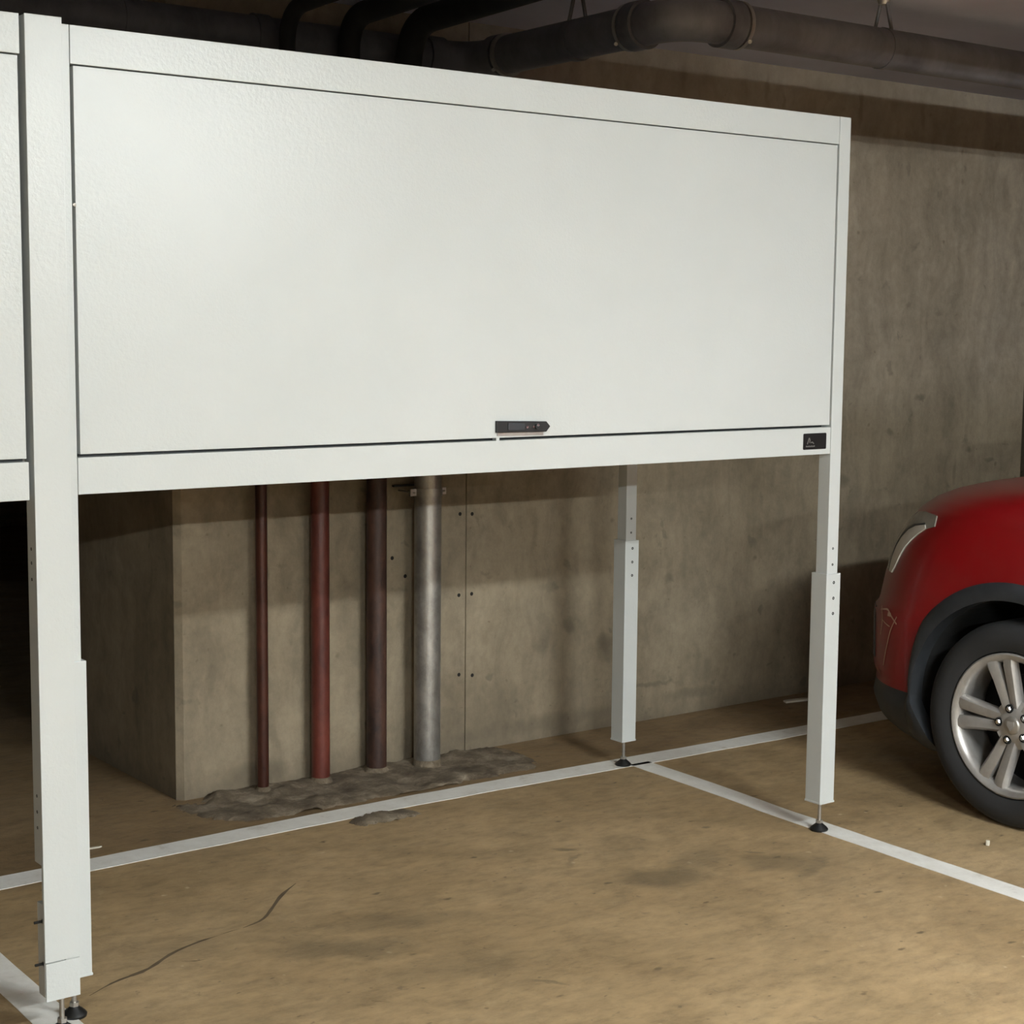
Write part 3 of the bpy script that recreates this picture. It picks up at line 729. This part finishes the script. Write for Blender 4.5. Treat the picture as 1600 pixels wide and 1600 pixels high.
    for s_ in (-1, 1):
        for (ya, yb, xa, xb) in ((-.90, -1.52, .715, .575), (-2.05, -2.08, .765, .640), (-3.36, -3.08, .715, .575)):
            P('pillar', sweep([(CX+s_*xa, ya, 1.06), (CX+s_*(xa*.47+xb*.53), (ya*.5+yb*.5), 1.29), (CX+s_*xb, yb, 1.50)], .028, 10), paint, None, 60)
        mb = lathe([(.0, -.06), (.05, -.052), (.075, -.02), (.080, .02), (.070, .03), (0, .03)], 'y', 18, c=(0, 0, 0))
        for v in mb.verts: v.co.x *= 1.35; v.co.x += CX+s_*.955; v.co.y += -1.20; v.co.z = v.co.z*.85+1.13
        dm = P('door_mirror', mb, paint, None, 60)
        P('mirror_arm', B(min(CX+s_*.80, CX+s_*.90), max(CX+s_*.80, CX+s_*.90), -1.22, -1.17, 1.07, 1.11), 'trim', None, None, .008)
        P('door_handle', B(CX+s_*.892-.008, CX+s_*.892+.008, -1.95, -1.80, .86, .885), paint, None, None, .003)
        P('door_seam', B(CX+s_*.886-.002, CX+s_*.886+.002, -2.052, -2.046, .40, .98), 'liner')
        P('door_seam', B(CX+s_*.886-.002, CX+s_*.886+.002, -1.006, -1.000, .40, .98), 'liner')
    for s_ in (-1, 1): P('tail_light', B(CX+s_*.70-.10, CX+s_*.70+.10, REAR-.01, REAR+.10, .85, 1.0), M['redpaint'], None, None, .01)
    for o in made:
        o.location = inv
    return t
M['scuff'] = m_dust('scuffed_paint', (.30, .10, .08), (.55, .38, .28), .8)
red = make_car(M['redpaint'], 'red_car')
tag(red, 'dark red car with black wheel arch trim and silver alloy wheel', 'car')
dark = make_car(M['darkpaint'], 'dark_car')
dark.rotation_euler = (0, 0, PI); dark.location = (-2.72, 3.05, 0)
tag(dark, 'black car in the unlit recess at the left edge', 'car')

# ================================================================== SMALL THINGS
def scrap(x, y, l_, w_, rz, label, h=.004):
    bm = bmesh.new(); pts = [(-l_/2, -w_/2), (l_*.35, -w_*.55), (l_/2, w_*.1), (l_*.3, w_/2), (-l_*.45, w_*.42)]
    prism(pts, 'z', 0, h, bm); o = obj('litter_scrap', bm, M['paper'], None, None, h*.2); o.location = (x, y, .0005); o.rotation_euler = (0, 0, rz)
    return tag(o, label, 'litter')
scrap(1.26, 1.335, .13, .03, -.15, 'long pale scrap at the foot of the wall by the right leg', .008)
scrap(.30, -.375, .016, .012, .6, 'tiny white scrap beside the red car front tyre', .016)
scrap(-1.915, 1.13, .07, .010, -.1, 'thin pale strip on the dark floor behind the left post')
# white painted pillar beyond the right end of the wall
pl = struct('trim_1', B(2.93, 3.25, 2.0, 2.3, 0, .985), M['white'], label='low white block beyond the right end of the wall', cat='trim')

# ceiling battens that carry the lamps
for i, (x, y, pw, rz, ln) in enumerate(LIGHTS):
    t = empty('ceiling_light', (x, y, 2.50), rz)
    tag(t, ['white fluorescent ceiling light nearest the cabinets, above the bay', 'white fluorescent ceiling light over the aisle, in line with the bay', 'white fluorescent ceiling light over the aisle, leftmost of the row', 'added unseen ceiling light farthest behind, brightening the upper right wall'][i], 'light', 'ceiling battens')
    obj('light_body', B(-ln/2, ln/2, -.05, .05, .03, .093), M['batten'], t, bevel=.004)
    tm = mat('lamp_tube_glow', (.9, .9, .9), .4, emit=(LCOL, pw))
    if i == 0:   # boxed fitting with a shallow opal diffuser
        obj('diffuser', B(-ln/2+.03, ln/2-.03, -.06, .06, 0, .03), tm, t); continue
    for s_ in (-1, 1): obj('lamp_tube', lathe([(.013, -ln/2+.03), (.013, ln/2-.03)], 'x', 12, c=(0, s_*.025, .012)), tm, t, 50)
    for s_ in (-1, 1): obj('end_holder', B(min(s_*ln/2, s_*(ln/2-.03)), max(s_*ln/2, s_*(ln/2-.03)), -.045, .045, -.005, .03), M['batten'], t)
